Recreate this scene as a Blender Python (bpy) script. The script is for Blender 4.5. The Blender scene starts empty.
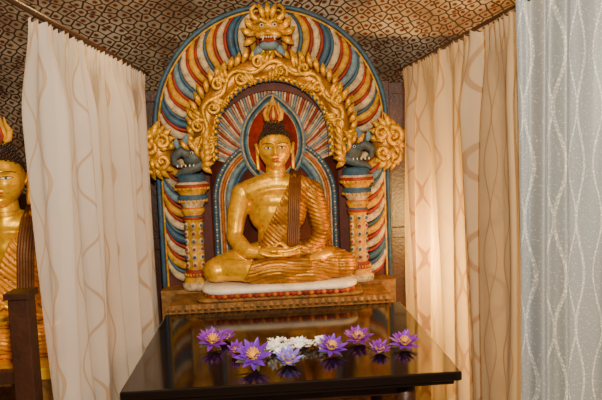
import bpy, math, random, bisect
import numpy as np
from mathutils import Vector, Matrix
random.seed(7); np.random.seed(7)
pi=math.pi
SC=bpy.context.scene

# ---------------------------------------------------------------- materials
class NT:
    def __init__(s,name):
        s.m=bpy.data.materials.new(name); s.m.use_nodes=True
        s.t=s.m.node_tree; s.t.nodes.clear()
        s.out=s.n('ShaderNodeOutputMaterial')
    def n(s,typ,**k):
        nd=s.t.nodes.new(typ)
        for a,b in k.items(): setattr(nd,a,b)
        return nd
    def l(s,a,b): s.t.links.new(a,b)
    def math(s,op,a,b=None):
        nd=s.n('ShaderNodeMath',operation=op)
        for i,v in enumerate((a,b)):
            if v is None: continue
            if isinstance(v,(int,float)): nd.inputs[i].default_value=v
            else: s.l(v,nd.inputs[i])
        return nd.outputs[0]
    def mix(s,f,a,b):
        nd=s.n('ShaderNodeMix',data_type='RGBA')
        for i,v in ((0,f),(6,a),(7,b)):
            if isinstance(v,(int,float)): nd.inputs[i].default_value=v
            elif isinstance(v,tuple): nd.inputs[i].default_value=v+(1,) if len(v)==3 else v
            else: s.l(v,nd.inputs[i])
        return nd.outputs[2]

def paint(name,col,rough=.5,dark=.55,scale=14,metal=0.0,bump=.15,bscale=60,spec=.4,grime=0.0):
    t=NT(name)
    tc=t.n('ShaderNodeTexCoord')
    nz=t.n('ShaderNodeTexNoise'); nz.inputs['Scale'].default_value=scale; nz.inputs['Detail'].default_value=5
    t.l(tc.outputs['Object'],nz.inputs['Vector'])
    r=t.n('ShaderNodeMapRange'); r.inputs[1].default_value=.38; r.inputs[2].default_value=.68
    t.l(nz.outputs[0],r.inputs[0])
    c=t.mix(r.outputs[0],tuple(col),tuple(x*dark for x in col))
    if grime:
        n3=t.n('ShaderNodeTexNoise'); n3.inputs['Scale'].default_value=38; n3.inputs['Detail'].default_value=8; n3.inputs['Roughness'].default_value=.7
        t.l(tc.outputs['Object'],n3.inputs['Vector'])
        r3=t.n('ShaderNodeMapRange'); r3.inputs[1].default_value=.46; r3.inputs[2].default_value=.66; r3.inputs[4].default_value=grime
        t.l(n3.outputs[0],r3.inputs[0]); c=t.mix(r3.outputs[0],c,(.07,.028,.006))
    p=t.n('ShaderNodeBsdfPrincipled'); t.l(c,p.inputs['Base Color'])
    p.inputs['Roughness'].default_value=rough; p.inputs['Metallic'].default_value=metal
    p.inputs['Specular IOR Level'].default_value=spec
    n2=t.n('ShaderNodeTexNoise'); n2.inputs['Scale'].default_value=bscale; n2.inputs['Detail'].default_value=4
    t.l(tc.outputs['Object'],n2.inputs['Vector'])
    b=t.n('ShaderNodeBump'); b.inputs['Strength'].default_value=bump; b.inputs['Distance'].default_value=.01
    t.l(n2.outputs[0],b.inputs['Height']); t.l(b.outputs[0],p.inputs['Normal'])
    t.l(p.outputs[0],t.out.inputs[0])
    return t.m

GOLD=paint('gold_paint',(1.0,.52,.0),.36,.62,11,.5,.10,45,.3,.45)
ROBE=paint('robe_gold',(.56,.22,.0),.38,.5,12,.4,.1,60,.3,.55)
RGRV=paint('robe_fold_shade',(.16,.045,.002),.5,.6,12,0,.1)  # pleat grooves: fold shade and some ageing painted in as darker robe colour
ROBE2=paint('robe_orange',(.85,.30,.0),.42,.6,9,.2,.08,60,.3,.25)
SASH=paint('sash_brown',(.15,.045,.004),.5,.6,30,0,.2)
GOLDO=paint('ornate_gold',(.95,.48,.0),.4,.5,22,.45,.4,90,.3,.65)
CREAM=paint('cream_paint',(.66,.49,.27),.6,.6,20,0,.3,60,.3,.7)
RED=paint('red_paint',(.34,.022,.006),.6,.5,20,0,.3,60,.3,.5)
DRED=paint('dark_red_paint',(.09,.014,.006),.65,.6,20)
OCHRE=paint('ochre_paint',(.70,.33,.0),.55,.55,20,0,.3,60,.3,.6)
BLUE=paint('blue_grey_paint',(.035,.10,.17),.5,.6,24,0,.3,60,.3,.5)
GREYB=paint('grey_blue_paint',(.07,.10,.11),.5,.6,24,0,.3,60,.3,.6)
LBLUE=paint('pale_blue_paint',(.16,.27,.34),.6,.6,24,0,.3,60,.3,.6)
ORANGE=paint('orange_paint',(.58,.14,.0),.6,.6,24,0,.3,60,.3,.5)
BLACKP=paint('black_paint',(.012,.01,.01),.4,.7,24)
WHITEP=paint('white_paint',(.78,.72,.6),.5,.8,24)
LIP=paint('lip_red',(.45,.05,.01),.4,.8,24)
HAIR=paint('hair_dark',(.03,.012,.007),.4,.6,40)
STONE=paint('stone_base',(.30,.13,.022),.6,.45,18,0,.4,50,.4,.85)
SLAB=paint('pale_slab',(.92,.80,.62),.45,.8,14,0,.2,60,.5,.25)
WOOD=paint('dark_wood',(.05,.016,.007),.4,.5,8,0,.2)
WALLM=paint('brown_wall',(.13,.05,.022),.8,.5,5,0,.4,20)
FLOORM=paint('cement_floor',(.10,.055,.03),.6,.6,4,0,.2,20)
PETAL=paint('lily_purple',(.20,.035,.60),.45,.7,60,0,.05)
PETALP=paint('lily_violet',(.26,.035,.52),.45,.7,60,0,.05)
PETALB=paint('lily_lavender',(.29,.22,.85),.45,.8,60,0,.05)
STAMEN=paint('stamen_yellow',(1,.55,.0),.5,.7,60,0,.1)
SEPAL=paint('sepal_green',(.10,.10,.05),.5,.7,60)
JAS=paint('jasmine_white',(.98,.97,.95),.5,.97,60,0,.05)
CLOTH=paint('yellow_cloth',(.78,.38,.0),.6,.7,12)
PINK=paint('faded_pink_paint',(.46,.24,.15),.6,.6,20,0,.3,60,.3,.6)

def granite():
    t=NT('black_granite'); tc=t.n('ShaderNodeTexCoord')
    v=t.n('ShaderNodeTexVoronoi'); v.inputs['Scale'].default_value=260; t.l(tc.outputs['Object'],v.inputs['Vector'])
    r=t.n('ShaderNodeMapRange'); r.inputs[1].default_value=.0; r.inputs[2].default_value=.25; r.inputs[3].default_value=1; r.inputs[4].default_value=0
    t.l(v.outputs['Distance'],r.inputs[0])
    c=t.mix(t.math('MULTIPLY',r.outputs[0],.25),(.007,.004,.003),(.05,.03,.02))
    p=t.n('ShaderNodeBsdfPrincipled'); t.l(c,p.inputs['Base Color']); p.inputs['Roughness'].default_value=.10
    p.inputs['IOR'].default_value=1.5
    t.l(p.outputs[0],t.out.inputs[0]); return t.m
GRANITE=granite()

def ceiling_mat():
    t=NT('painted_cave_ceiling'); uv=t.n('ShaderNodeUVMap')
    mp=t.n('ShaderNodeMapping'); mp.inputs['Rotation'].default_value=(0,0,pi/4)
    mp.inputs['Scale'].default_value=(17,17,17); t.l(uv.outputs[0],mp.inputs[0])
    def vor(feat,rnd):
        v=t.n('ShaderNodeTexVoronoi',feature=feat,voronoi_dimensions='2D'); v.inputs['Scale'].default_value=1
        v.inputs['Randomness'].default_value=rnd; t.l(mp.outputs[0],v.inputs['Vector']); return v
    e=vor('DISTANCE_TO_EDGE',.55); f=vor('F1',.55)
    edge=t.math('LESS_THAN',e.outputs['Distance'],.085)
    dot=t.math('LESS_THAN',f.outputs['Distance'],.19)
    ring=t.math('LESS_THAN',f.outputs['Distance'],.28)
    nz=t.n('ShaderNodeTexNoise'); nz.inputs['Scale'].default_value=3; nz.inputs['Detail'].default_value=8; t.l(uv.outputs[0],nz.inputs['Vector'])
    rr=t.n('ShaderNodeMapRange'); rr.inputs[1].default_value=.35; rr.inputs[2].default_value=.65; t.l(nz.outputs[0],rr.inputs[0])
    base=t.mix(rr.outputs[0],(.66,.53,.37),(.26,.16,.085))
    c=t.mix(ring,base,(.40,.23,.12)); c=t.mix(dot,c,(.12,.028,.014)); c=t.mix(edge,c,(.065,.026,.014))
    p=t.n('ShaderNodeBsdfPrincipled'); t.l(c,p.inputs['Base Color']); p.inputs['Roughness'].default_value=.7
    b=t.n('ShaderNodeBump'); b.inputs['Strength'].default_value=.5; b.inputs['Distance'].default_value=.05
    t.l(nz.outputs[0],b.inputs['Height']); t.l(b.outputs[0],p.inputs['Normal'])
    t.l(p.outputs[0],t.out.inputs[0]); return t.m
CEIL=ceiling_mat()

def curtain_mat(name,col,linecol,alpha,transl,pitch,wave,lw,linealpha=1.0,rough=.6,speck=False):
    t=NT(name); uv=t.n('ShaderNodeUVMap'); sp=t.n('ShaderNodeSeparateXYZ'); t.l(uv.outputs[0],sp.inputs[0])
    u,v=sp.outputs[0],sp.outputs[1]
    def fam(sign,off,lw):
        s=t.math('SINE',t.math('MULTIPLY',v,2*pi/wave))
        a=t.math('ADD',t.math('MULTIPLY',u,1/pitch),t.math('MULTIPLY',s,.16*sign))
        a=t.math('FRACT',t.math('ADD',a,off))
        return t.math('LESS_THAN',t.math('ABSOLUTE',t.math('SUBTRACT',a,.5)),lw)
    ln=t.math('MAXIMUM',fam(1,0,lw),fam(-1,.33,lw*.6))
    nz=t.n('ShaderNodeTexNoise'); nz.inputs['Scale'].default_value=3; t.l(uv.outputs[0],nz.inputs['Vector'])
    base=t.mix(nz.outputs[0],col,tuple(c*.8 for c in col))
    if speck:
        wv=t.n('ShaderNodeTexNoise'); wv.inputs['Scale'].default_value=160; t.l(uv.outputs[0],wv.inputs['Vector'])
        sp_=t.math('GREATER_THAN',wv.outputs[0],.54)
        ln2=t.math('MULTIPLY',ln,t.math('ADD',t.math('MULTIPLY',sp_,.6),.2))
        c=t.mix(ln2,base,linecol)
        c=t.mix(t.math('MULTIPLY',t.math('GREATER_THAN',wv.outputs[0],.63),.45),c,(.9,.88,.85))
    else: c=t.mix(ln,base,linecol)
    d=t.n('ShaderNodeBsdfPrincipled'); t.l(c,d.inputs['Base Color']); d.inputs['Roughness'].default_value=rough
    d.inputs['Sheen Weight'].default_value=.1
    tr=t.n('ShaderNodeBsdfTranslucent'); t.l(c,tr.inputs[0])
    m1=t.n('ShaderNodeMixShader'); m1.inputs[0].default_value=transl; t.l(d.outputs[0],m1.inputs[1]); t.l(tr.outputs[0],m1.inputs[2])
    tp=t.n('ShaderNodeBsdfTransparent'); m2=t.n('ShaderNodeMixShader')
    al=t.math('ADD',t.math('MULTIPLY',ln,linealpha-alpha),alpha)
    t.l(al,m2.inputs[0]); t.l(tp.outputs[0],m2.inputs[1]); t.l(m1.outputs[0],m2.inputs[2])
    t.l(m2.outputs[0],t.out.inputs[0]); return t.m
CURT=curtain_mat('sheer_cream',(.80,.66,.54),(.48,.32,.19),.72,.35,.15,.30,.035,.93)
CURTR=curtain_mat('sheer_tan',(.74,.55,.34),(.44,.26,.12),.72,.5,.15,.30,.035,.93)
CURTB=curtain_mat('sheer_silver',(.34,.38,.42),(.85,.80,.72),.82,.3,.10,.30,.05,.95,.45,True)

# ---------------------------------------------------------------- mesh builder
class MB:
    def __init__(s): s.v=[];s.f=[];s.m=[]
    def add(s,vs,fs,mi=0):
        o=len(s.v); s.v+= [tuple(v) for v in vs]
        for f in fs: s.f.append(tuple(i+o for i in f)); s.m.append(mi)
    def ell(s,c,r,mi=0,seg=20,ring=12,rot=None):
        vs=[];fs=[]
        for i in range(ring+1):
            a=pi*i/ring
            for j in range(seg):
                b=2*pi*j/seg
                p=Vector((r[0]*math.sin(a)*math.cos(b),r[1]*math.sin(a)*math.sin(b),r[2]*math.cos(a)))
                if rot: p=rot@p
                vs.append(p+Vector(c))
        for i in range(ring):
            for j in range(seg):
                k=(j+1)%seg
                fs.append((i*seg+j,(i+1)*seg+j,(i+1)*seg+k,i*seg+k))
        s.add(vs,fs,mi)
    def tube(s,pts,rad,mi=0,seg=10,flat=1.0,up=(0,1,0),cap=True):
        pts=[Vector(p) for p in pts]; n=len(pts)
        if isinstance(rad,(int,float)): rad=[rad]*n
        P=[];R=[];T=[]
        tans=[]
        for i in range(n):
            t=(pts[min(i+1,n-1)]-pts[max(i-1,0)]); 
            if t.length<1e-9: t=Vector((0,0,1))
            tans.append(t.normalized())
        if cap:
            for a in (85,60,30):
                a=math.radians(a); P.append(pts[0]-tans[0]*rad[0]*math.sin(a));R.append(rad[0]*math.cos(a));T.append(tans[0])
        for i in range(n): P.append(pts[i]);R.append(rad[i]);T.append(tans[i])
        if cap:
            for a in (30,60,85):
                a=math.radians(a); P.append(pts[-1]+tans[-1]*rad[-1]*math.sin(a));R.append(rad[-1]*math.cos(a));T.append(tans[-1])
        up=Vector(up); vs=[];fs=[]
        for p,r,t in zip(P,R,T):
            a=up-t*up.dot(t)
            if a.length<1e-3: a=Vector((0,0,1))-t*t.z
            if a.length<1e-3: a=Vector((1,0,0))
            a.normalize(); b=t.cross(a)
            for j in range(seg):
                q=2*pi*j/seg
                vs.append(p+a*math.cos(q)*r*flat+b*math.sin(q)*r)
        m=len(P)
        for i in range(m-1):
            for j in range(seg):
                k=(j+1)%seg; fs.append((i*seg+j,i*seg+k,(i+1)*seg+k,(i+1)*seg+j))
        fs.append(tuple(range(seg))[::-1]); fs.append(tuple((m-1)*seg+j for j in range(seg)))
        s.add(vs,fs,mi)
    def box(s,a,b,mi=0):
        x0,y0,z0=a;x1,y1,z1=b
        s.add([(x0,y0,z0),(x1,y0,z0),(x1,y1,z0),(x0,y1,z0),(x0,y0,z1),(x1,y0,z1),(x1,y1,z1),(x0,y1,z1)],
              [(3,2,1,0),(4,5,6,7),(0,1,5,4),(1,2,6,5),(2,3,7,6),(3,0,4,7)],mi)
    def lathe(s,c,prof,seg=24,sy=1.0):
        vs=[]
        if len(prof[0])==2: prof=[(a,b,0) for a,b in prof]
        for r,z,_ in prof:
            for j in range(seg):
                a=2*pi*j/seg; vs.append((c[0]+r*math.cos(a),c[1]+r*sy*math.sin(a),c[2]+z))
        o=len(s.v); s.v+=vs
        for i in range(len(prof)-1):
            for j in range(seg):
                k=(j+1)%seg; s.f.append((o+i*seg+j,o+i*seg+k,o+(i+1)*seg+k,o+(i+1)*seg+j)); s.m.append(prof[i][2])
        s.f.append(tuple(o+j for j in range(seg))[::-1]); s.m.append(prof[0][2])
        s.f.append(tuple(o+(len(prof)-1)*seg+j for j in range(seg))); s.m.append(prof[-1][2])
    def obj(s,name,mats,parent=None,smooth=True,bevel=0):
        me=bpy.data.meshes.new(name); me.from_pydata(s.v,[],s.f); me.update()
        for m in mats: me.materials.append(m)
        me.polygons.foreach_set('material_index',s.m)
        me.polygons.foreach_set('use_smooth',[smooth]*len(s.f))
        ob=bpy.data.objects.new(name,me); SC.collection.objects.link(ob)
        if parent: ob.parent=parent
        if bevel:
            bv=ob.modifiers.new('bevel','BEVEL'); bv.width=bevel; bv.segments=3; bv.limit_method='ANGLE'
        return ob

def empty(name,loc=(0,0,0)):
    e=bpy.data.objects.new(name,None); e.location=loc; e.empty_display_size=.1; SC.collection.objects.link(e); return e

def voxel(ob,size,smooth=4,fac=.5):
    """fuse overlapping parts into one continuous skin"""
    md=ob.modifiers.new('r','REMESH'); md.mode='VOXEL'; md.voxel_size=size
    sm=ob.modifiers.new('s','SMOOTH'); sm.iterations=smooth; sm.factor=fac
    dg=bpy.context.evaluated_depsgraph_get(); ev=ob.evaluated_get(dg)
    me=bpy.data.meshes.new_from_object(ev); old=ob.data
    ob.modifiers.clear(); ob.data=me; bpy.data.meshes.remove(old)
    me.polygons.foreach_set('use_smooth',[True]*len(me.polygons))
    return ob

# ================================================================ BUDDHA
CX=.042
def sstep(a,b,x):
    t=min(1,max(0,(x-a)/(b-a))); return t*t*(3-2*t)
def g(x,s): return math.exp(-(x/s)**2)

HRX,HRY,HRZ=.081,.093,.114
def hw(z): return 1-.26*sstep(.0,.11,-z)
def fdisp(x,z):
    d=0
    ax=abs(x)
    prof=sstep(.035,-.018,z)*(1-sstep(-.022,-.032,z)) if z<.035 else 0
    # nose ridge runs up to the brow, tip at z=-.02
    prof=sstep(.040,-.016,z) if z>-.022 else max(0,1-(-.022-z)/.010)
    d+=.021*prof*g(x,.0115)
    d+=.008*g(z+.021,.008)*g(ax-.012,.007)
    d-=.010*g(z-.012,.014)*g(ax-.034,.020)
    d+=.007*g(z-.009,.0075)*g(ax-.033,.016)
    d+=.005*g(z-.031,.007)*g(ax-.032,.022)
    d+=.0095*g(z+.044,.0055)*g(x,.020)
    d+=.010*g(z+.055,.0055)*g(x,.016)
    d-=.004*g(z+.0495,.0025)*g(x,.02)
    d-=.004*g(z+.066,.005)*g(x,.02)
    d+=.008*g(z+.085,.014)*g(x,.022)
    d+=.004*g(z+.02,.025)*g(ax-.045,.02)
    return d
def surf(x,z):
    sx=x/(HRX*hw(z)); sz=z/HRZ; q=max(.0,1-sx*sx-sz*sz); sy=math.sqrt(q)
    return -HRY*sy-fdisp(x,z)*sstep(0,.4,sy)

def build_buddha(parent,robe,skin=GOLD):
    b=MB()
    b.ell((0,.10,.945),(.150,.115,.10)); b.ell((0,.09,1.04),(.108,.082,.14)); b.ell((0,.10,1.18),(.147,.090,.13))
    b.ell((0,.067,1.235),(.122,.058,.06))
    b.tube([(-.145,.11,1.282),(-.07,.105,1.305),(0,.1,1.315),(.07,.105,1.305),(.145,.11,1.282)],[.055,.06,.062,.06,.055],seg=20)
    b.tube([(0,.1,1.29),(0,.09,1.42)],[.058,.047],seg=20)
    for s in (-1,1):
        b.tube([(s*.173,.11,1.272),(s*.194,.11,1.2),(s*.210,.10,1.13),(s*.219,.085,1.06)],[.055,.052,.045,.040],seg=18)
        b.tube([(s*.219,.085,1.06),(s*.186,.03,1.02),(s*.145,-.015,.995),(s*.085,-.035,.99)],[.041,.042,.035,.025],seg=18)
        b.tube([(s*.10,.10,.93),(s*.20,.06,.925),(s*.29,.0,.92)],[.098,.085,.066],seg=18)
        b.ell((s*.306,-.01,.915),(.070,.07,.058))
    b.tube([(-.30,-.015,.922),(-.15,-.07,.915),(0,-.085,.92),(.13,-.075,.935)],[.056,.05,.042,.034],seg=16,flat=.9)
    b.tube([(.30,-.015,.915),(.15,-.055,.895),(0,-.055,.885),(-.14,-.05,.885)],[.056,.048,.042,.034],seg=16,flat=.9)
    b.ell((0,0,.895),(.28,.10,.043))
    b.ell((0,-.03,.93),(.14,.07,.045))
    b.tube([(.13,-.075,.945),(.19,-.055,.962),(.235,-.03,.968)],[.027,.028,.024],seg=12,flat=.8)
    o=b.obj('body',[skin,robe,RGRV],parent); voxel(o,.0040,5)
    me=o.data; n=len(me.vertices); co=np.empty(n*3); me.vertices.foreach_get('co',co); co=co.reshape(-1,3)
    no=np.empty(n*3); me.vertices.foreach_get('normal',no); no=no.reshape(-1,3)
    x,y,z=co[:,0],co[:,1],co[:,2]
    line=(z-1.0)-(x+.11)*(.33/.175)
    larm=(x<-.150)&(z>.985)|((x<-.09)&(z>.972)&(y<.045))
    robeT=(line<0)&(~larm)
    handr=(np.abs(x)<.1)&(z>.972)&(y<0.0)
    robeT&=~handr
    foot=(x>.14)&(z>.955)&(y<-.0)&(x<.27)&(z<1.0)
    robeT&=~foot
    legs=(z<.985)
    d1=np.sqrt((x-.30)**2+(z-1.42)**2)
    ph=np.where(legs,2*pi*(z+.12*np.abs(x)+.25*y+.004*np.sin(x*30))/.0155,2*pi*d1/.0175)
    amp=np.where(legs,.0022,.0028)*robeT
    wv=np.abs(np.sin(ph/2))
    co+=no*((wv-.5)*2*amp+robeT*.0035)[:,None]
    me.vertices.foreach_set('co',co.reshape(-1)); me.update()
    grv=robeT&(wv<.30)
    vi=np.empty(len(me.loops),dtype=int); me.loops.foreach_get('vertex_index',vi)
    mi=[]
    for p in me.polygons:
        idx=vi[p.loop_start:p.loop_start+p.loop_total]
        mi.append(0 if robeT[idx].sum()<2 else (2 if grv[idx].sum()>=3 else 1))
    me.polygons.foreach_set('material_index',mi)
    h=MB()
    def hand(s,zz,yy):
        h.tube([(s*.10,-.03+yy,.995+zz*.5),(s*.07,-.045+yy,.99+zz),(s*.035,-.055+yy,.988+zz),(s*.0,-.055+yy,.986+zz)],[.023,.027,.034,.034],seg=14,flat=.42,up=(0,0,1))
        L=[.088,.098,.094,.075]
        for i in range(4):
            y0=-.083+yy+i*.0195
            e=-s*L[i]
            h.tube([(s*.01,y0,.987+zz),(e*.35,y0,.986+zz),(e*.7,y0+.002,.990+zz),(e,y0+.004,1.0+zz)],[.0088,.0088,.0080,.0065],seg=10)
        h.tube([(s*.055,-.03+yy,.998+zz),(s*.035,-.035+yy,1.012),(s*.018,-.04,1.028),(s*.004,-.042,1.036)],[.012,.0105,.009,.0078],seg=10)
    hand(1,-.002,-.004); hand(-1,.018,0)
    ho=h.obj('hands',[skin],parent); voxel(ho,.0024,2)
    t=MB()
    for i in range(5):
        t.tube([(.225,-.05+i*.011,.962+.002*i),(.252,-.045+i*.012,.962)],[.0075,.0055],seg=8)
    t.obj('toes',[skin],parent)
    HC=Vector((0,.085,1.485))
    vs=[];fs=[];S=144;Rn=110
    for i in range(Rn+1):
        a=pi*i/Rn
        for j in range(S):
            q=2*pi*j/S
            sx,sy,sz=math.sin(a)*math.cos(q),math.sin(a)*math.sin(q),math.cos(a)
            zz=HRZ*sz; xx=HRX*sx*hw(zz)
            yy=HRY*sy
            if sy<0: yy-=fdisp(xx,zz)*sstep(0,.4,-sy)
            vs.append((xx+HC.x,yy+HC.y,zz+HC.z))
    for i in range(Rn):
        for j in range(S):
            k=(j+1)%S; fs.append((i*S+j,(i+1)*S+j,(i+1)*S+k,i*S+k))
    hd=MB(); hd.add(vs,fs,0)
    for s in (-1,1):
        pts=[(s*.080,.085,1.47),(s*.089,.092,1.492),(s*.093,.102,1.512),(s*.092,.112,1.508),(s*.090,.112,1.48),(s*.088,.10,1.45),(s*.087,.095,1.42),(s*.086,.09,1.393)]
        hd.tube(pts,[.007,.0075,.008,.0075,.007,.008,.0095,.008],0,seg=10)
        hd.ell((s*.085,.1,1.475),(.006,.012,.03),0)
    for zz in (1.352,1.368):
        hd.tube([(.05*math.cos(a),.092+.05*math.sin(a),zz) for a in np.linspace(-pi,0,20)],.0035,0,seg=6)
    hd.obj('head',[skin],parent)
    fp=MB()
    def patch(cx,cz,shape,n,m,off,mi):
        vs=[];fs=[]
        for i in range(n+1):
            u=-1+2*i/n
            lo,hi,xx=shape(u)
            for j in range(m+1):
                zz=cz+lo+(hi-lo)*j/m; X=cx+xx
                vs.append((X,HC.y+surf(X,zz)-off,HC.z+zz))
        for i in range(n):
            for j in range(m):
                a=i*(m+1)+j; fs.append((a,a+m+1,a+m+2,a+1))
        fp.add(vs,fs,mi)
    for s in (-1,1):
        patch(s*.033,.008,lambda u:(-.0052*(1-u*u)-.0006,.0056*(1-u*u)**.8+.0012,.0215*u),16,4,.0006,1)
        patch(s*.033,.008,lambda u:(-.0042*(1-u*u),.0032*(1-u*u)**.8,.0185*u),16,4,.0011,0)
        patch(s*.033,.008,lambda u:(-.0040*math.sqrt(1-u*u),.0032*math.sqrt(max(0,1-u*u)),.0052*u),10,3,.0016,1)
        patch(s*.036,.0315,lambda u:(-.005*u*u*1.2-.0017,-.005*u*u*1.2+.0017,.026*u),16,2,.0008,1)
    patch(0,-.0445,lambda u:(-.0045*(1-u*u),.005*(1-u*u)-.002*g(u,.25),.022*u),16,3,.0007,2)
    patch(0,-.054,lambda u:(-.0055*(1-u*u),.003*(1-u*u),.018*u),16,3,.0007,2)
    fp.obj('face_paint',[WHITEP,BLACKP,LIP],parent)
    hr=MB()
    vs=[];fs=[];S=64;Rn=48
    K=1.045; keep=[]
    H0=.36
    for i in range(Rn+1):
        a=pi*i/Rn
        for j in range(S):
            q=2*pi*j/S; sx,sy,sz=math.sin(a)*math.cos(q),math.sin(a)*math.sin(q),math.cos(a)
            vs.append((HRX*K*sx*hw(HRZ*sz),HRY*K*sy+HC.y,HRZ*K*sz+HC.z)); keep.append(sz>H0+.30*(-sy))
    for i in range(Rn):
        for j in range(S):
            k=(j+1)%S; f=(i*S+j,(i+1)*S+j,(i+1)*S+k,i*S+k)
            if all(keep[w] for w in f): fs.append(f)
    hr.add(vs,fs,0)
    hr.ell((0,.09,1.59),(.05,.052,.038),0)
    N=620
    for i in range(N):
        sz=1-2*(i+.5)/N; q=i*2.399963; r=math.sqrt(1-sz*sz); sx,sy=r*math.cos(q),r*math.sin(q)
        if sz>H0+.30*(-sy):
            hr.ell((HRX*K*sx*hw(HRZ*sz),HRY*K*sy+HC.y,HRZ*K*sz+HC.z),(.0058,)*3,0,6,4)
    for i in range(120):
        sz=1-1.0*(i+.5)/120; q=i*2.399963; r=math.sqrt(1-sz*sz)
        hr.ell((.05*r*math.cos(q),.09+.052*r*math.sin(q),1.59+.038*sz),(.0055,)*3,0,6,4)
    hr.obj('curled_hair',[HAIR],parent)
    fl=MB()
    fl.tube([(0,.085,1.62),(0,.085,1.645),(0,.085,1.67),(0,.085,1.705),(0,.085,1.745)],[.024,.036,.032,.018,.003],0,seg=14,flat=.5)
    for s in (-1,1):
        fl.tube([(s*.012,.08,1.618),(s*.036,.08,1.635),(s*.042,.08,1.665),(s*.028,.08,1.69),(s*.026,.08,1.715)],[.009,.012,.011,.007,.002],0,seg=8)
        fl.tube([(s*.008,.066,1.625),(s*.017,.063,1.645),(s*.012,.065,1.67),(s*.004,.072,1.70)],[.007,.008,.006,.002],1,seg=8)
    fl.lathe((0,.085,1.608),[(.028,0,0),(.036,.006,0),(.030,.012,0),(.02,.016,0)],18)
    fl.obj('flame_finial',[OCHRE,RED],parent)
    sa=MB(); 
    path=[(.110,.17,1.33),(.100,.105,1.372),(.092,.045,1.332),(.086,.004,1.275),(.080,-.012,1.21),(.075,-.010,1.14),(.070,-.008,1.07),(.066,-.028,1.01),(.062,-.05,.995)]
    for k in range(6):
        o=(k-2.5)*.0095
        sa.tube([(p[0]+o,p[1]-.001,p[2]-o*.25) for p in path],.0060,0,seg=8)
    sa.obj('shoulder_sash',[SASH],parent)

buddha=empty('buddha_statue',(CX+.006,0,.006)); build_buddha(buddha,ROBE)
b2=empty('buddha_statue.001',(-1.065,-.46,-.2195)); b2.scale=(1.1,1.1,1.1)
for ch in list(buddha.children):
    c=ch.copy(); c.data=ch.data.copy(); c.parent=b2; SC.collection.objects.link(c)
    for i,m in enumerate(c.data.materials):
        if m==ROBE: c.data.materials[i]=ROBE2
b2.rotation_euler=(0,0,math.radians(10))

# ================================================================ SHRINE ARCH
tor=empty('makara_arch',(CX,0,0))
def path(hwid,rise,zs,zb,n=60,legs=14):
    P=[]
    for i in range(legs): P.append((-hwid,zb+(zs-zb)*i/legs))
    for i in range(n+1):
        a=pi-pi*i/n; P.append((hwid*math.cos(a),zs+rise*math.sin(a)))
    for i in range(1,legs+1): P.append((hwid,zs-(zs-zb)*i/legs))
    return P
def solid_arch(mb,h,rise,zs,zb,y0,y1,mi):
    P=path(h,rise,zs,zb); n=len(P)
    vs=[(x,y0,z) for x,z in P]+[(x,y1,z) for x,z in P]
    fs=[tuple(range(n)),tuple(range(n,2*n))[::-1]]+[(i,i+n,(i+1)%n+n,(i+1)%n) for i in range(n)]
    mb.add(vs,fs,mi)
def band(mb,h0,r0,h1,r1,zs,zb,yb,th,mi,zs1=None):
    A=path(h0,r0,zs,zb);B=path(h1,r1,zs if zs1 is None else zs1,zb); n=len(A);K=6
    vs=[]
    for a,b_ in zip(A,B):
        for k in range(K+1):
            t=k/K; vs.append((a[0]+(b_[0]-a[0])*t,yb-th*math.sin(pi*t)**.5 if 0<k<K else yb,a[1]+(b_[1]-a[1])*t))
    fs=[(i*(K+1)+k,i*(K+1)+k+1,(i+1)*(K+1)+k+1,(i+1)*(K+1)+k) for i in range(n-1) for k in range(K)]
    mb.add(vs,fs,mi)
YB=.25
p=MB(); solid_arch(p,.605,.605,1.62,.80,YB,YB+.10,0); p.obj('back_panel',[DRED],tor,smooth=False)
r=MB()
P=path(.597,.597,1.62,.80,90,30)
r.tube([(x,YB-.01,z) for x,z in P],.012,0,seg=8)
P=path(.578,.578,1.62,.80,90,30)
r.tube([(x,YB-.012,z) for x,z in P],.006,1,seg=6)
r.obj('rim_moulding',[BLUE,OCHRE],tor)
rb=MB()
inn=path(.42,.40,1.60,.80,2000,700); out=path(.572,.572,1.62,.80,2000,700)
def at(pth,t):
    i=int(max(0,min(1,t))*(len(pth)-1)); return Vector((pth[i][0],0,pth[i][1]))
cum=[0]
for i in range(1,len(out)): cum.append(cum[-1]+math.dist(out[i],out[i-1]))
L=cum[-1]
def ti(s): return bisect.bisect_left(cum,max(0,min(L,s)))/(len(out)-1)
NR=50; cyc=[0,2,0,3,0,2,4,0,2]
def plume(s,rscale,mi,dy):
    a=at(inn,ti(s)); side=1 if s<L/2 else -1
    b_=at(out,ti(s+.10*side)); mid=a.lerp(at(out,ti(s-.015*side)),.75)
    pts=[];rad=[]
    for q in range(12):
        t=q/11; pt=a*(1-t)**2+mid*2*t*(1-t)+b_*t*t
        pts.append((pt.x,YB-dy-.018*math.sin(pi*t),pt.z)); rad.append(rscale*(.55+.6*math.sin(pi*min(1,t*.62+.2)))*(1-.5*t**4))
    rb.tube(pts,rad,mi,seg=8,flat=.8)
for k in range(NR):
    s=(k+.5)/NR*L
    if abs(s-L/2)<.06: continue
    plume(s,.0175,cyc[k%9],.010)
    plume(s+.5/NR*L,.0075,1 if k%3 else 3,.016)
rb.obj('feather_ribs',[CREAM,RED,OCHRE,BLUE,LBLUE],tor)
nc=MB()
solid_arch(nc,.335,.335,1.46,.80,YB-.012,YB,2)
for k in range(76):
    a=pi*(-.02+1.04*(k+.5)/76)
    x0,z0=.15*math.cos(a),1.42+.15*math.sin(a); x1,z1=.335*math.cos(a+.10*(1 if a<pi/2 else -1)),1.45+.335*math.sin(a+.10*(1 if a<pi/2 else -1))
    nc.tube([(x0,YB-.014,z0),((x0+x1)/2,YB-.018,(z0+z1)/2-.008),(x1,YB-.014,z1)],[.0036,.0056,.0064],(0,6,5,0,6,1)[k%6],seg=6,flat=.6)
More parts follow.
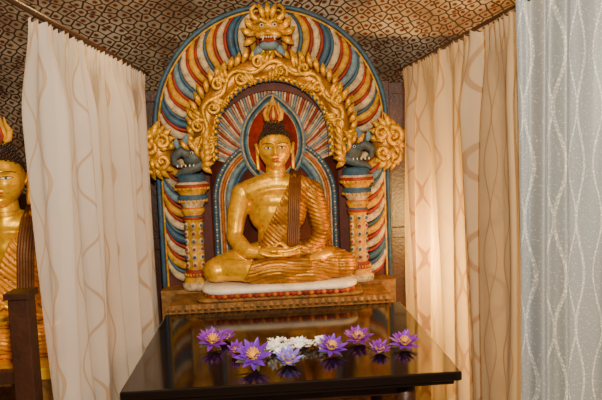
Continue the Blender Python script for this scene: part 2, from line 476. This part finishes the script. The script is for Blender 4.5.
band(nc,.325,.325,.295,.30,1.235,.80,YB-.016,.012,3)
band(nc,.295,.30,.283,.288,1.235,.80,YB-.016,.018,0)
band(nc,.283,.288,.268,.272,1.235,.80,YB-.016,.012,4)
band(nc,.268,.272,.256,.26,1.235,.80,YB-.016,.018,0)
band(nc,.256,.26,.225,.235,1.235,.80,YB-.016,.014,5)
band(nc,.225,.235,.200,.21,1.235,.80,YB-.016,.018,3)
solid_arch(nc,.202,.212,1.235,.80,YB-.024,YB-.012,2)
for i,(x,z) in enumerate(path(.31,.312,1.235,.82,70,28)):
    nc.ell((x,YB-.028,z),(.006,.004,.006),5 if i%2 else 0,6,4)
nc.obj('niche_bands',[CREAM,RED,DRED,BLUE,ORANGE,LBLUE,PINK],tor)
hl=MB()
def halo(rx,rz,y0,y1,mi,tip=.05):
    P=[]
    for i in range(64):
        a=2*pi*i/64; x=rx*math.cos(a); z=rz*math.sin(a)
        if z>0: z+=tip*g(x,rx*.35)
        P.append((x,z+1.53))
    n=64
    hl.add([(x,y0,z) for x,z in P]+[(x,y1,z) for x,z in P],[tuple(range(n)),tuple(range(n,2*n))[::-1]]+[(i,(i+1)%n,(i+1)%n+n,i+n) for i in range(n)],mi)
halo(.168,.215,YB-.045,YB-.01,4,.035); halo(.160,.206,YB-.05,YB-.01,0,.035); halo(.152,.198,YB-.056,YB-.02,1,.035); halo(.140,.186,YB-.062,YB-.02,4,.03); halo(.130,.175,YB-.068,YB-.02,0,.03)
halo(.125,.170,YB-.070,YB-.02,2,.02)
hl.obj('head_halo',[CREAM,BLUE,RED,ORANGE,LBLUE,DRED],tor)
def spiral(mb,c,R,turns,sgn,r0,r1,mi,a0=0,y=0,n=26,dome=.012):
    pts=[];rad=[]
    for i in range(n):
        t=i/(n-1); a=a0+sgn*turns*2*pi*t; q=R*(1-t)**.9+.002
        pts.append((c[0]+q*math.cos(a),y-dome*t,c[1]+q*math.sin(a))); rad.append(r0+(r1-r0)*t)
    mb.tube(pts,rad,mi,seg=8)
def leaf(mb,p0,p1,w,mi,y,curl=.3,th=.5):
    p0=Vector((p0[0],0,p0[1]));p1=Vector((p1[0],0,p1[1])); d=p1-p0; nrm=Vector((-d.z,0,d.x))
    pts=[];rad=[]
    for i in range(9):
        t=i/8; q=p0+d*t+nrm*curl*t*t; pts.append((q.x,y-.012*math.sin(pi*t),q.z)); rad.append(max(.0015,w*math.sin(pi*(t*.85+.12))**.8))
    mb.tube(pts,rad,mi,seg=8,flat=th)
ga=MB(); YG=YB-.05
G=lambda h,r: path(h,r,1.55,1.45,400,60)
cen=G(.355,.36)
ga.tube([(x,YG+.014,z) for x,z in cen[::6]],.052,3,seg=14,flat=.55)  # darker core colour stands in for shade between the scrolls
ga.tube([(x,YG-.005,z) for x,z in G(.304,.308)[::6]],.010,0,seg=8)
ga.tube([(x,YG-.0,z) for x,z in G(.288,.292)[::6]],.007,1,seg=8)
ga.tube([(x,YG-.0,z) for x,z in G(.425,.420)[::6]],.008,2,seg=8)
cl=[0]
for i in range(1,len(cen)): cl.append(cl[-1]+math.dist(cen[i],cen[i-1]))
def cp(s,off=0):
    i=min(len(cen)-2,max(0,bisect.bisect_left(cl,s))); a=cen[i];b_=cen[i+1]; t=Vector((b_[0]-a[0],b_[1]-a[1])).normalized(); nn=Vector((-t[1],t[0]))
    return Vector(a)+nn*off, math.atan2(t[1],t[0])
NV_=400; vine=[];vr=[]
for i in range(NV_):
    s=i/(NV_-1)*cl[-1]; c,_=cp(s,.022*math.sin(2*pi*s/.21)); vine.append((c[0],YG-.036,c[1])); vr.append(.012)
ga.tube(vine[::3],vr[::3],0,seg=8)
NS=int(cl[-1]/.105)
for k in range(NS):
    s=(k+.5)/NS*cl[-1]; left=s<cl[-1]/2; up=1 if k%2 else -1
    c,a=cp(s,.022*up)
    spiral(ga,c,.034,1.4,(1 if left else -1)*up,.011,.006,0,a+random.uniform(-.5,.5),YG-.038)
    for q in range(4):
        ds=(.02+.018*q)*(1 if left else -1)
        o,_=cp(s+ds-.03*(1 if left else -1),.01*up); o2,_=cp(s+ds+.01*(1 if left else -1),(.052+.006*q)*up); leaf(ga,o,o2,.010,0,YG-.034,.3*up*(1 if left else -1),.6)
NF=38
for k in range(NF):
    s=(k+.5)/NF*cl[-1]; left=s<cl[-1]/2; dd=1 if left else -1
    e=sstep(0,.25,min(s,cl[-1]-s)/1.0)
    o,a=cp(s,.05); o2,_=cp(s+.045*dd,.058+random.uniform(.022,.042)*e); leaf(ga,o,o2,.015,0,YG-.01,.25*dd)
    i1,a=cp(s,-.05); i2,_=cp(s-.02*dd,-.075); leaf(ga,i1,i2,.010,0,YG-.01,.2)
ga.obj('golden_scroll_arch',[GOLDO,BLUE,RED,ROBE],tor)
# makara dragons on the columns
mk=MB()
for s in (-1,1):
    cx,cz=s*.585,1.50; y=YB-.09
    mk.ell((cx,y+.045,cz),(.080,.06,.11),5)  # core coloured darker to paint shade into gaps between leaves
    mk.ell((s*.40,y,1.465),(.054,.050,.050),1)
    mk.tube([(s*.42,y-.01,1.48),(s*.46,y-.03,1.50),(s*.495,y-.03,1.475),(s*.495,y-.02,1.44),(s*.47,y-.02,1.425)],[.028,.026,.021,.015,.009],1,seg=12)
    mk.tube([(s*.37,y-.01,1.43),(s*.42,y-.02,1.405),(s*.47,y-.02,1.395),(s*.49,y-.02,1.38)],[.028,.022,.016,.008],1,seg=12)
    mk.ell((s*.405,y-.046,1.49),(.009,.007,.007),2,10,8); mk.ell((s*.405,y-.052,1.49),(.005,.004,.005),3,8,6)
    for j in range(5): mk.ell((s*(.40+.02*j),y-.035,1.427),(.004,.006,.007),2,6,5)
    for q in range(6): leaf(mk,(s*(.36-.004*q),1.42+.022*q),(s*(.31+.006*q),1.45+.032*q),.015,0,y-.03,.3*s)
    for (lx,lz,mx,mz_) in ((.37,1.47,.40,1.53),(.35,1.45,.365,1.51),(.385,1.505,.43,1.545),(.42,1.51,.465,1.54)): leaf(mk,(s*lx,lz),(s*mx,mz_),.012,0,y-.05,.35*s,.7)
    leaf(mk,(s*.40,1.50),(s*.39,1.575),.020,0,y-.02,.4*s); leaf(mk,(s*.44,1.51),(s*.45,1.58),.018,4,y-.02,.4*s); leaf(mk,(s*.47,1.51),(s*.50,1.56),.014,4,y-.02,.4*s)
    leaf(mk,(s*.36,1.42),(s*.31,1.40),.016,0,y-.02,.3*s)
    spiral(mk,(cx+s*.022,cz+.030),.048,1.3,-s,.018,.009,0,pi/2,y-.03)
    spiral(mk,(cx-s*.038,cz+.050),.032,1.3,s,.013,.008,0,pi/2,y-.045)
    spiral(mk,(cx+s*.026,cz-.060),.036,1.3,s,.014,.008,0,-pi/2,y-.03)
    spiral(mk,(cx-s*.033,cz-.045),.030,1.2,-s,.013,.008,0,-pi/2,y-.045)
    rr=random.Random(3)
    for ringi,(ra,rb_,ww) in enumerate(((.052,.110,.018),(.03,.072,.012))):
        nq=15 if ringi==0 else 10
        for q in range(nq):
            a=pi*(-.7+1.6*q/(nq-1)); dx,dz=s*math.cos(a)*.9,math.sin(a); k_=rr.uniform(.88,1.08)
            leaf(mk,(cx+dx*ra,cz+dz*ra*1.25),(cx+dx*rb_*k_,cz+dz*rb_*1.28*k_),ww,0,y-.0-.04*ringi,.42*s*(1 if dz>0 else -1))
mk.obj('makara_dragons',[GOLDO,GREYB,WHITEP,BLACKP,LBLUE,ROBE],tor)
km=MB(); z0=2.09; y=YB-.08
km.ell((0,y+.02,z0),(.068,.055,.058)); km.ell((0,y-.02,z0-.018),(.032,.035,.022)); 
km.ell((-.035,y-.015,z0-.03),(.032,.03,.02)); km.ell((.035,y-.015,z0-.03),(.032,.03,.02))
for s in (-1,1):
    km.tube([(s*.01,y-.03,z0+.028),(s*.035,y-.035,z0+.04),(s*.065,y-.015,z0+.03)],[.010,.011,.008],0,seg=10)
    km.ell((s*.075,y+.015,z0+.01),(.02,.014,.03))
kk=km.obj('lion_mask',[GOLDO],tor); voxel(kk,.003,2)
kd=MB()
for s in (-1,1):
    kd.ell((s*.032,y-.033,z0+.014),(.012,.011,.010),1,12,8); kd.ell((s*.032,y-.042,z0+.013),(.006,.005,.006),2,10,6)
    kd.tube([(s*.045,y-.0,z0+.04),(s*.075,y-.01,z0+.065),(s*.08,y-.01,z0+.095),(s*.06,y-.01,z0+.115),(s*.045,y,z0+.105)],[.016,.014,.011,.008,.004],0,seg=10)
    leaf(kd,(s*.07,z0+.0),(s*.125,z0+.045),.018,0,y,.3*s); leaf(kd,(s*.075,z0-.025),(s*.14,z0-.01),.018,0,y,.3*s)
    leaf(kd,(s*.07,z0-.05),(s*.13,z0-.065),.018,0,y,-.2*s)
    leaf(kd,(s*.02,z0+.05),(s*.03,z0+.125),.015,0,y-.01,-.2*s)
    leaf(kd,(s*.03,z0-.085),(s*.085,z0-.115),.02,3,y,-.3*s)
    kd.tube([(s*.026,y-.045,z0-.043),(s*.029,y-.055,z0-.056),(s*.03,y-.05,z0-.062)],[.005,.0035,.002],1,seg=6)
for j in range(7): kd.ell(((j-3)*.012,y-.040,z0-.045),(.0045,.006,.005),1,6,5)
leaf(kd,(0,z0+.05),(0,z0+.13),.016,0,y-.015,0)
kd.ell((0,y-.015,z0-.06),(.045,.03,.014),4,16,8)
kd.ell((0,y-.02,z0-.083),(.05,.032,.024),3,16,10)
kd.ell((0,y-.04,z0-.066),(.02,.02,.008),4,12,6)
kd.obj('lion_mask_details',[GOLDO,WHITEP,BLACKP,LBLUE,RED],tor)
cl_=MB()
for s in (-1,1):
    c=(s*.42,.17,0)
    prof=[(.075,.80,1),(.075,.825,1),(.062,.835,0),(.066,.85,0),(.054,.862,2),(.058,.885,2),(.045,.90,0),(.045,1.145,0),(.054,1.155,2),(.054,1.17,3),(.046,1.178,0),(.058,1.195,0),(.058,1.21,4),(.050,1.218,1),(.064,1.24,1),(.074,1.255,3),(.074,1.272,3),(.062,1.282,0),(.080,1.305,0),(.086,1.318,2),(.086,1.335,1),(.07,1.345,3),(.07,1.375,3),(.05,1.385,3)]
    cl_.lathe(c,prof,28)
    for j in range(6):
        zz=.925+j*.04
        for a in (-pi/2,-pi/2+.85,-pi/2-.85):
            ox,oy=.045*math.cos(a),.045*math.sin(a)
            cl_.ell((c[0]+ox,c[1]+oy,zz),(.014,.008,.017),1,10,6); cl_.ell((c[0]+ox*1.15,c[1]+oy*1.15,zz),(.008,.006,.009),3 if j%2 else 2,8,6)
    for zz,rr in ((1.25,.072),(1.312,.083),(.875,.056)):
        for j in range(22):
            a=2*pi*j/22; cl_.ell((c[0]+rr*math.cos(a),c[1]+rr*math.sin(a),zz),(.006,.006,.009),0,6,5)
cl_.obj('columns',[OCHRE,CREAM,RED,BLUE,ORANGE],tor)

# ================================================================ PEDESTAL
ped=empty('stone_pedestal')
pd=MB()
pd.box((CX-.535,-.115,0),(CX+.535,.38,.750),0)
pd.box((CX-.525,-.108,.750),(CX+.525,.38,.782),1)
pd.box((CX-.60,.13,.60),(CX+.60,.37,.80),0)
for k in range(34):
    x=CX-.505+1.01*k/33
    pd.tube([(x,-.108,.752),(x,-.116,.764),(x,-.110,.779)],[.008,.013,.005],2 if k%2 else 0,seg=6,flat=.5)
pd.obj('plinth_block',[STONE,STONE,STONE],ped,smooth=False)
sl=MB()
def rslab(mb,hx,y0,y1,za,zb_,rr,mi):
    P=[]
    for (cx_,cy_,a0) in ((CX+hx-rr,y1-rr,0),(CX-hx+rr,y1-rr,pi/2),(CX-hx+rr,y0+rr,pi),(CX+hx-rr,y0+rr,3*pi/2)):
        for i in range(9):
            a=a0+pi/2*i/8; P.append((cx_+rr*math.cos(a),cy_+rr*math.sin(a)))
    n=len(P); lev=[(za,-.004),(za+(zb_-za)*.3,.004),(za+(zb_-za)*.7,.004),(zb_,-.006)]
    vs=[]
    for z,o in lev:
        for x,yy in P:
            vs.append((x+o*math.copysign(1,x-CX),yy+o*math.copysign(1,yy-(y0+y1)/2),z))
    fs=[(k*n+i,k*n+(i+1)%n,(k+1)*n+(i+1)%n,(k+1)*n+i) for k in range(3) for i in range(n)]
    fs+=[tuple(range(n))[::-1],tuple(3*n+i for i in range(n))]
    mb.add(vs,fs,mi); return P
rslab(sl,.40,-.10,.20,.782,.803,.06,0)
Pp=rslab(sl,.355,-.108,.19,.803,.824,.09,2)
rslab(sl,.370,-.116,.195,.822,.853,.09,1)
def along(P,n):
    Q=P+[P[0]]; c=[0]
    for i in range(1,len(Q)): c.append(c[-1]+math.dist(Q[i],Q[i-1]))
    o=[]
    for k in range(n):
        s=k/n*c[-1]; i=max(1,bisect.bisect_left(c,s)); t=(s-c[i-1])/max(1e-9,c[i]-c[i-1]); o.append((Q[i-1][0]+(Q[i][0]-Q[i-1][0])*t,Q[i-1][1]+(Q[i][1]-Q[i-1][1])*t))
    return o
for k,(x,yy) in enumerate(along(Pp,64)):
    dx,dy=(x-CX)/.355**2,(yy-.04)/.15**2; m_=math.hypot(dx,dy);dx/=m_;dy/=m_
    sl.tube([(x,yy,.804),(x+dx*.006,yy+dy*.006,.811),(x+dx*.004,yy+dy*.004,.821)],[.009,.013,.007],3 if k%2 else 2,seg=8,flat=.45,up=(dx,dy,0))
sl.obj('lotus_seat',[STONE,SLAB,RED,ORANGE],ped)

# ================================================================ TABLE
tb=empty('granite_table')
t=MB(); t.box((-.495,-1.03,.718),(.608,-.13,.75),0); t.obj('table_top',[GRANITE],tb,smooth=False,bevel=.007)
t=MB(); t.box((-.475,-1.01,.700),(.588,-.15,.718),0); t.obj('lower_edge_moulding',[GRANITE],tb,smooth=False,bevel=.005)
t=MB(); t.box((-.36,-.88,.62),(.47,-.85,.700)); t.box((-.36,-.31,.62),(.47,-.28,.700)); t.box((-.36,-.85,.62),(-.33,-.31,.700)); t.box((.44,-.85,.62),(.47,-.31,.700))
t.obj('apron',[WOOD],tb,smooth=False,bevel=.003)
for i,(x,yy) in enumerate(((-.345,-.865),(.455,-.865),(-.345,-.295),(.455,-.295))):
    t=MB(); t.lathe((x,yy,0),[(.03,0,0),(.034,.02,0),(.024,.06,0),(.026,.3,0),(.036,.45,0),(.03,.5,0),(.036,.53,0),(.036,.70,0)],16)
    t.obj('leg_%d'%(i+1),[WOOD],tb)

# ================================================================ FLOWERS
def petal(mb,L,w,elev,az,curve,z0,mi,base=.006,cup=.25):
    n=7;vs=[];fs=[]
    for i in range(n+1):
        t=i/n; ww=w*math.sin(pi*min(1,.12+.88*t)**.9)**.8 if t<1 else .0004
        ww=max(.0006,ww)
        rr=base+L*(t*math.cos(elev)+ (math.cos(elev+curve)-math.cos(elev))*t*t*.5); zz=z0+L*(t*math.sin(elev)+(math.sin(elev+curve)-math.sin(elev))*t*t*.5)
        for k in (-1,-.5,0,.5,1):
            lx,ly,lz=rr,ww*k,zz+cup*ww*abs(k)**2
            vs.append((lx*math.cos(az)-ly*math.sin(az),lx*math.sin(az)+ly*math.cos(az),lz))
    for i in range(n):
        for k in range(4): a=i*5+k; fs.append((a,a+5,a+6,a+1))
    mb.add(vs,fs,mi)
def lily(name,x,y,sz,pm,opened,tilt,az):
    b=MB()
    el=[math.radians(e) for e in ((12,32,55) if opened else (32,52,72))]
    for w,(e,n,L_) in enumerate(zip(el,(9,8,7),(.054,.049,.040))):
        for k in range(n):
            petal(b,L_*random.uniform(.9,1.08),.0090,e+random.uniform(-.12,.12),2*pi*(k+.5*w)/n+random.uniform(-.12,.12),.25,.004+.002*w,0)
    for k in range(4): petal(b,.05,.009,math.radians(5 if opened else 25),2*pi*k/4+.4,.2,.001,2)
    b.ell((0,0,.010),(.013,.013,.009),1,10,6)
    for k in range(32):
        a=2*pi*k/32; e=1.0+.3*(k%3-1); r=.008
        b.tube([(r*math.cos(a),r*math.sin(a),.012),((r+.018*math.cos(e))*math.cos(a),(r+.018*math.cos(e))*math.sin(a),.012+.02*math.sin(e))],[.0020,.0014],1,seg=5)
    o=b.obj(name,[pm,STAMEN,SEPAL],None); o.scale=(sz,)*3
    o.rotation_euler=(tilt,0,az)
    R=(Matrix.Rotation(az,4,'Z')@Matrix.Rotation(tilt,4,'X'))
    mz=min((R@Vector(v)).z for v in b.v)*sz
    o.location=(x,y,.7505-mz)
LL=[(-.235,-.638,1.1,PETALP,1,.5),(-.190,-.565,.9,PETALP,0,.2),(-.14,-.735,.8,PETALP,0,.7),(-.072,-.860,1.2,PETAL,1,.65),(.0475,-.860,1.05,PETALB,0,.4),
    (.205,-.785,1.05,PETAL,1,.45),(.318,-.68,1.05,PETALP,1,.35),(.378,-.805,.85,PETALP,0,.4),(.478,-.77,1.0,PETALP,1,.4)]
for i,(x,y,s,m,op,ti_) in enumerate(LL):
    lily('water_lily' if i==0 else 'water_lily.%03d'%i,x,y,s,m,op,ti_,random.uniform(-.3,.3))
j=MB()
for k in range(66):
    fx=-.04+.23*random.random(); fy=-.705+random.uniform(-.055,.05)-.03*(fx<.05); a0=random.random()*6; tl=random.uniform(.0,1.0)
    M=Matrix.Translation((fx,fy,.757+random.uniform(0,.022)))@Matrix.Rotation(random.random()*6-3,4,'Z')@Matrix.Rotation(tl,4,'X')
    q=MB()
    for w in range(5): petal(q,.022,.0062,.35,2*pi*w/5+a0,.2,.0,0,.001)
    q.ell((0,0,.001),(.003,.003,.002),1,6,4)
    o=len(j.v); j.v+=[tuple(M@Vector(v)) for v in q.v]
    j.f+=[tuple(i+o for i in f) for f in q.f]; j.m+=q.m
j.v=[(v[0],v[1],max(v[2],.7505)) for v in j.v]
j.obj('jasmine_flowers',[JAS,STAMEN])

# ================================================================ CURTAINS
def curtain(name,p0,p1,zt,zb,npl,amp,mat,seed=0):
    rnd=np.random.RandomState(seed); p0=Vector(p0);p1=Vector(p1); d=(p1-p0); Lc=d.length; d.normalize(); nr=Vector((-d.y,d.x))
    NU=int(npl*26);NV=90; vs=[];uv=[];fs=[]
    ph=rnd.rand(10)*6
    for j in range(NV+1):
        v=j/NV; z=zt+(zb-zt)*v
        for i in range(NU+1):
            u=i/NU
            uu=u+ .30/npl*math.sin(2*pi*u*npl*.23+ph[0])+.22/npl*math.sin(2*pi*u*npl*.41+ph[1])
            uu+=(.10/npl)*math.sin(2.6*v+ph[2]+9*u)+(.08/npl)*math.sin(5*v+ph[6]+23*u)
            w=sstep(0,.15,v); am=amp*(.30+.70*w)*(.70+.30*math.sin(u*9+ph[3])+.25*math.sin(u*21+ph[7]+1.5*v))
            s1=math.sin(2*pi*npl*uu)
            o=am*(s1+.25*math.sin(4*pi*npl*uu+1))+.22*am*math.sin(2*pi*npl*2.3*uu+ph[4]+v*3)+.012*w*math.sin(2*pi*npl*.37*u+ph[8]+v*2)
            if v<.045: o+=.007*math.sin(2*pi*npl*3.5*u+ph[9])*(1-v/.06)
            o+=.02*math.sin(2.2*v+ph[5])*v
            q=p0+d*(u*Lc)+nr*o
            zz=z+ (.006*math.sin(2*pi*npl*3.5*u) if j==0 else 0)
            vs.append((q.x,q.y,zz)); uv.append((u*Lc*1.5,z))
    for j in range(NV):
        for i in range(NU): a=j*(NU+1)+i; fs.append((a,a+1,a+NU+2,a+NU+1))
    b=MB(); b.add(vs,fs,0); o=b.obj(name,[mat]); l=o.data.uv_layers.new(name='UVMap')
    for lp in o.data.loops: l.data[lp.index].uv=uv[lp.vertex_index]
    return o
c1=curtain('sheer_curtain',(-.615,-1.19),(-.565,.08),1.875,.03,11,.040,CURT,1)
c2=curtain('sheer_curtain.001',(.715,-1.28),(.70,.12),1.855,.03,10,.048,CURTR,5)
c3=curtain('sheer_curtain.002',(.675,-1.33),(1.35,-1.42),2.25,.03,9,.026,CURTB,9)
rd=MB()
rd.tube([(-.63,-1.45,1.90),(-.565,.16,1.885)],.009,0,seg=10); rd.ell((-.63,-1.46,1.90),(.015,.02,.015),0)
rd.obj('rod',[WOOD],c1)
rd=MB(); rd.tube([(.715,-1.30,1.865),(.70,.18,1.865)],.007,0,seg=10); rd.ell((.70,.19,1.865),(.015,.02,.015),0)
rd.obj('rod',[WOOD],c2)
rd=MB(); rd.tube([(.60,-1.32,2.26),(1.40,-1.42,2.26)],.010,0,seg=10); rd.ell((.60,-1.32,2.26),(.018,.018,.018),0)
rd.obj('rod',[WOOD],c3)

# ================================================================ ROOM
prof=[(-3.6,2.8),(-2.5,2.74),(-1.5,2.65),(-.6,2.50),(0,2.38),(.35,2.27),(.7,2.1),(1.0,1.94),(1.22,1.74),(1.36,1.5),(1.42,1.25)]
def cat(P,n):
    out=[]
    for i in range(len(P)-1):
        a=P[max(i-1,0)];b=P[i];c=P[i+1];d=P[min(i+2,len(P)-1)]
        for k in range(n):
            t=k/n; out.append(tuple(.5*((2*b[q])+(-a[q]+c[q])*t+(2*a[q]-5*b[q]+4*c[q]-d[q])*t*t+(-a[q]+3*b[q]-3*c[q]+d[q])*t**3) for q in (0,1)))
    out.append(P[-1]); return out
pr=cat(prof,6); vs=[];uvs=[];fs=[];NX=60;arc=0
for i,(yy,zz) in enumerate(pr):
    if i: arc+=math.dist(pr[i],pr[i-1])
    for k in range(NX+1):
        x=-2.4+4.8*k/NX; zo=.02*math.sin(x*3+yy*2)+.015*math.sin(x*7-yy*4); zo=max(zo,-.01)
        vs.append((x,yy,zz+zo)); uvs.append((x,arc))
for i in range(len(pr)-1):
    for k in range(NX): a=i*(NX+1)+k; fs.append((a,a+1,a+NX+2,a+NX+1))
c=MB(); c.add(vs,fs,0); co=c.obj('ceiling',[CEIL]); l=co.data.uv_layers.new(name='UVMap')
for lp in co.data.loops: l.data[lp.index].uv=uvs[lp.vertex_index]
w=MB(); w.box((-2.5,1.42,0),(2.5,1.52,1.9)); w.obj('wall_back',[WALLM],smooth=False)
w=MB(); w.box((-2.5,-3.6,0),(-2.4,1.5,2.9)); w.obj('wall_left',[WALLM],smooth=False)
w=MB(); w.box((2.4,-3.6,0),(2.5,1.5,2.9)); w.obj('wall_right',[WALLM],smooth=False)
w=MB(); w.box((-2.5,-3.6,-.1),(2.5,1.5,0)); w.obj('floor',[FLOORM],smooth=False)
w=MB()
w.box((-.80,.42,0),(1.15,.46,1.80))
for x in (-.77,-.42,0,.42,.66,.84,1.12): w.box((x-.03,.395,0),(x+.03,.42,1.84))
for z in (.3,1.0,1.80): w.box((-.80,.40,z-.03),(1.15,.43,z+.03))
w.obj('wooden_screen',[WOOD],smooth=False,bevel=.004)
w=MB(); w.box((-1.52,-.62,0),(-.70,-.18,.66),0); w.box((-1.53,-.64,.66),(-.695,-.17,.706),1)
w.obj('statue_plinth',[STONE,CLOTH],smooth=False,bevel=.006)
w=MB()
for x in (-.775,-1.35): w.box((x-.030,-1.05,0),(x+.030,-.985,1.07)); w.box((x-.038,-1.06,1.07),(x+.038,-.975,1.09))
w.box((-1.40,-1.035,.80),(-.80,-1.0,.84)); w.box((-1.40,-1.035,.35),(-.80,-1.0,.41))
for x in (-.92,-1.04,-1.16,-1.28): w.lathe((x,-1.018,0),[(.012,.40,0),(.02,.46,0),(.012,.52,0),(.022,.62,0),(.012,.70,0),(.014,.81,0)],10)
w.obj('wooden_railing',[WOOD],smooth=False,bevel=.003)

# ================================================================ LIGHT
def area(name,loc,tgt,size,e,col):
    l=bpy.data.lights.new(name,'AREA'); l.size=size; l.energy=e; l.color=col
    o=bpy.data.objects.new(name,l); o.location=loc; o.rotation_euler=(Vector(tgt)-Vector(loc)).to_track_quat('-Z','Y').to_euler(); SC.collection.objects.link(o)
def point(name,loc,r,e,col):
    l=bpy.data.lights.new(name,'POINT'); l.shadow_soft_size=r; l.energy=e; l.color=col
    o=bpy.data.objects.new(name,l); o.location=loc; SC.collection.objects.link(o)
area('camera_flash',(.10,-3.0,1.88),(.0,0,1.38),.08,92,(1,.87,.66))
point('shrine_lamp',(.97,-.30,1.02),.08,80,(1,.58,.15))
point('hall_lamp',(-.30,-.75,2.12),.06,14,(1,.68,.26))
area('daylight_doorway',(2.0,-3.2,1.9),(1.0,-1.3,1.3),.8,16,(.72,.85,1))
wd=bpy.data.worlds.new('world'); SC.world=wd; wd.use_nodes=True
wd.node_tree.nodes['Background'].inputs[0].default_value=(1,.72,.45,1); wd.node_tree.nodes['Background'].inputs[1].default_value=.11

# ================================================================ CAMERA
cam=bpy.data.cameras.new('camera'); cam.lens=36; cam.sensor_width=36
co=bpy.data.objects.new('camera',cam); SC.collection.objects.link(co)
M=Matrix.Rotation(math.radians(-3.2),4,'Z')@Matrix.Rotation(math.radians(90-5.07),4,'X')@Matrix.Rotation(math.radians(-2.3),4,'Z')
co.matrix_world=Matrix.Translation((0,-2.9,1.5))@M
SC.camera=co
